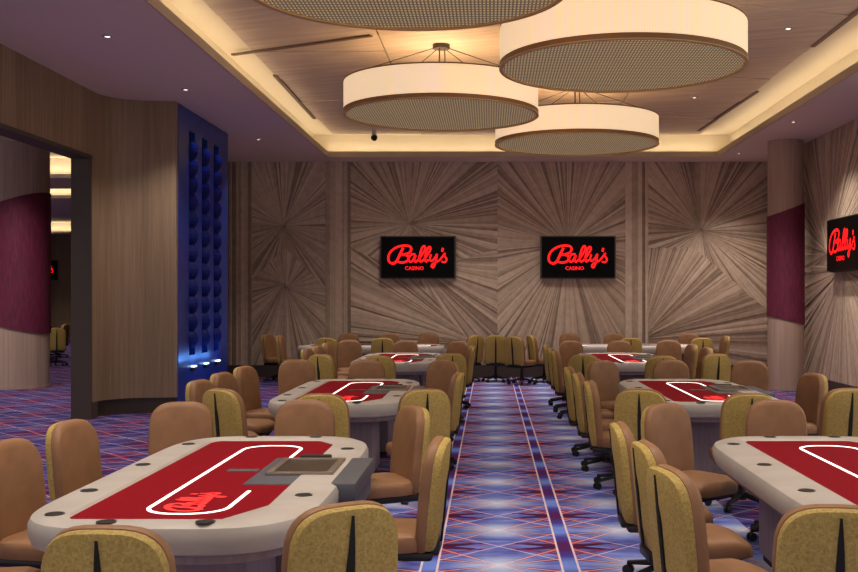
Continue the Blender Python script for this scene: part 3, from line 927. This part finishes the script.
for k, (x, y) in enumerate(((-1.5,4.2),(2.2,4.2),(-2.4,6.3),(3.4,8.8),(-2.5,11.3),(3.9,13.6),(-2.3,17.6),(3.6,18.3),(.2,20.9),(.2,6.2),(-1.6,21.3),(2.9,21.3))):
    downlight(x, y, HU-.062, 'recessed downlight in the veneer tray ceiling, %s' % ('over the near left table end','over the near right table end','left of the nearest pendant','right of the pendants near the front','left of the large pendants','right of the middle pendants','left of the rear pendants','right of the rear pendants','above the end of the aisle','above the middle of the aisle','before the left screen','before the right screen')[k], 330 if k < 10 else 180, 115, group='tray ceiling downlights')
# cove lamps behind the lip, shining up
def cove(x0, y0, x1, y1, power, label, grp='cove lamps'):
    bm = bmesh.new(); cx, cy = (x0+x1)/2, (y0+y1)/2
    box(bm, x0-cx, y0-cy, 0, x1-cx, y1-cy, .02)
    o = link('cove_lamp', bm, M['glow'], None, loc=(cx, cy, H+.101)); tag(o, label, 'cove light', grp)
    lamp('AREA', 'cove_light', (cx, cy, H+.13), power, (1,.86,.66), shape='RECTANGLE', size=abs(x1-x0), size_y=abs(y1-y0), rot=(PI,0,0))
cove(TX0-.20, TY0+.1, TX0-.14, TY1, 30, 'warm light strip hidden in the left ceiling cove')
cove(TX1+.14, TY0+.1, TX1+.20, TY1, 30, 'warm light strip hidden in the right ceiling cove')
cove(TX0, TY1+.14, TX1, TY1+.20, 15, 'warm light strip hidden in the back ceiling cove')
for k, (a, b) in enumerate(trays):
    cove(-25, b+.1, -8.5, b+.16, 50, 'warm light strip in the cove of the next room, %s of three' % ('nearest', 'middle', 'farthest')[k], 'next room cove lamps')
for (x, y, lb) in spots:
    lamp('POINT', 'pendant_bulb', (x, y, 4.62), 55, (1,.76,.48), shadow_soft_size=.15)
for x, y in ((-9,9),(-7.6,17.5),(-8.6,18.6),(-8.5,14),(-12,18),(-11,24),(-14,30),(-18,38),(-20,46),(-13,36)):  # unseen fill spots without fixtures, added to brighten the next room and its column
    lamp('SPOT', 'hall_fill_spot', (x, y, H-.03), 320, NEU, spot_size=math.radians(120), spot_blend=.8, shadow_soft_size=.08)
# blue niche uplights, and blue spots shining down the panel from above
for q in ys:
    lamp('POINT', 'blue_uplight', (-4.62, q, .78), 2, (.12,.35,1), shadow_soft_size=.05)
    lamp('SPOT', 'blue_grazer', (-4.60, q, H-.05), 40, (.12,.32,1), spot_size=math.radians(60), spot_blend=.8, shadow_soft_size=.05)
# small dome camera hanging at the far cove
t = thing('security_camera', 'small dark dome camera hanging from the far edge of the tray ceiling', 'camera', (-2.45, 22.0, H))
bm = bmesh.new(); cyl(bm, (0,0), .05, .05, .36, .485, 16); link('camera_mount', bm, M['white_trim'], t)
bm = bmesh.new(); bmesh.ops.create_icosphere(bm, subdivisions=3, radius=.07, matrix=Matrix.Translation((0,0,.33))); link('dome', bm, M['dark'], t, True)

# ------------------------------------------------------------------ world, camera, view
w = bpy.data.worlds.new('World'); SC.world = w; w.use_nodes = True
w.node_tree.nodes['Background'].inputs[0].default_value = (1, .93, .88, 1)
w.node_tree.nodes['Background'].inputs[1].default_value = .88
cam = bpy.data.cameras.new('camera'); co = bpy.data.objects.new('camera', cam); COL.objects.link(co)
co.location = (0, 0, 1.8); co.rotation_euler = (PI/2, 0, 0)
cam.sensor_width = 36; cam.lens = 36*1040/858; cam.shift_x = -61/858; cam.shift_y = 11/858
cam.clip_start = .05; cam.clip_end = 200
SC.camera = co
SC.view_settings.view_transform = 'Standard'; SC.view_settings.look = 'None'
SC.view_settings.exposure = 0; SC.view_settings.gamma = 1; SC.view_settings.use_curve_mapping = False
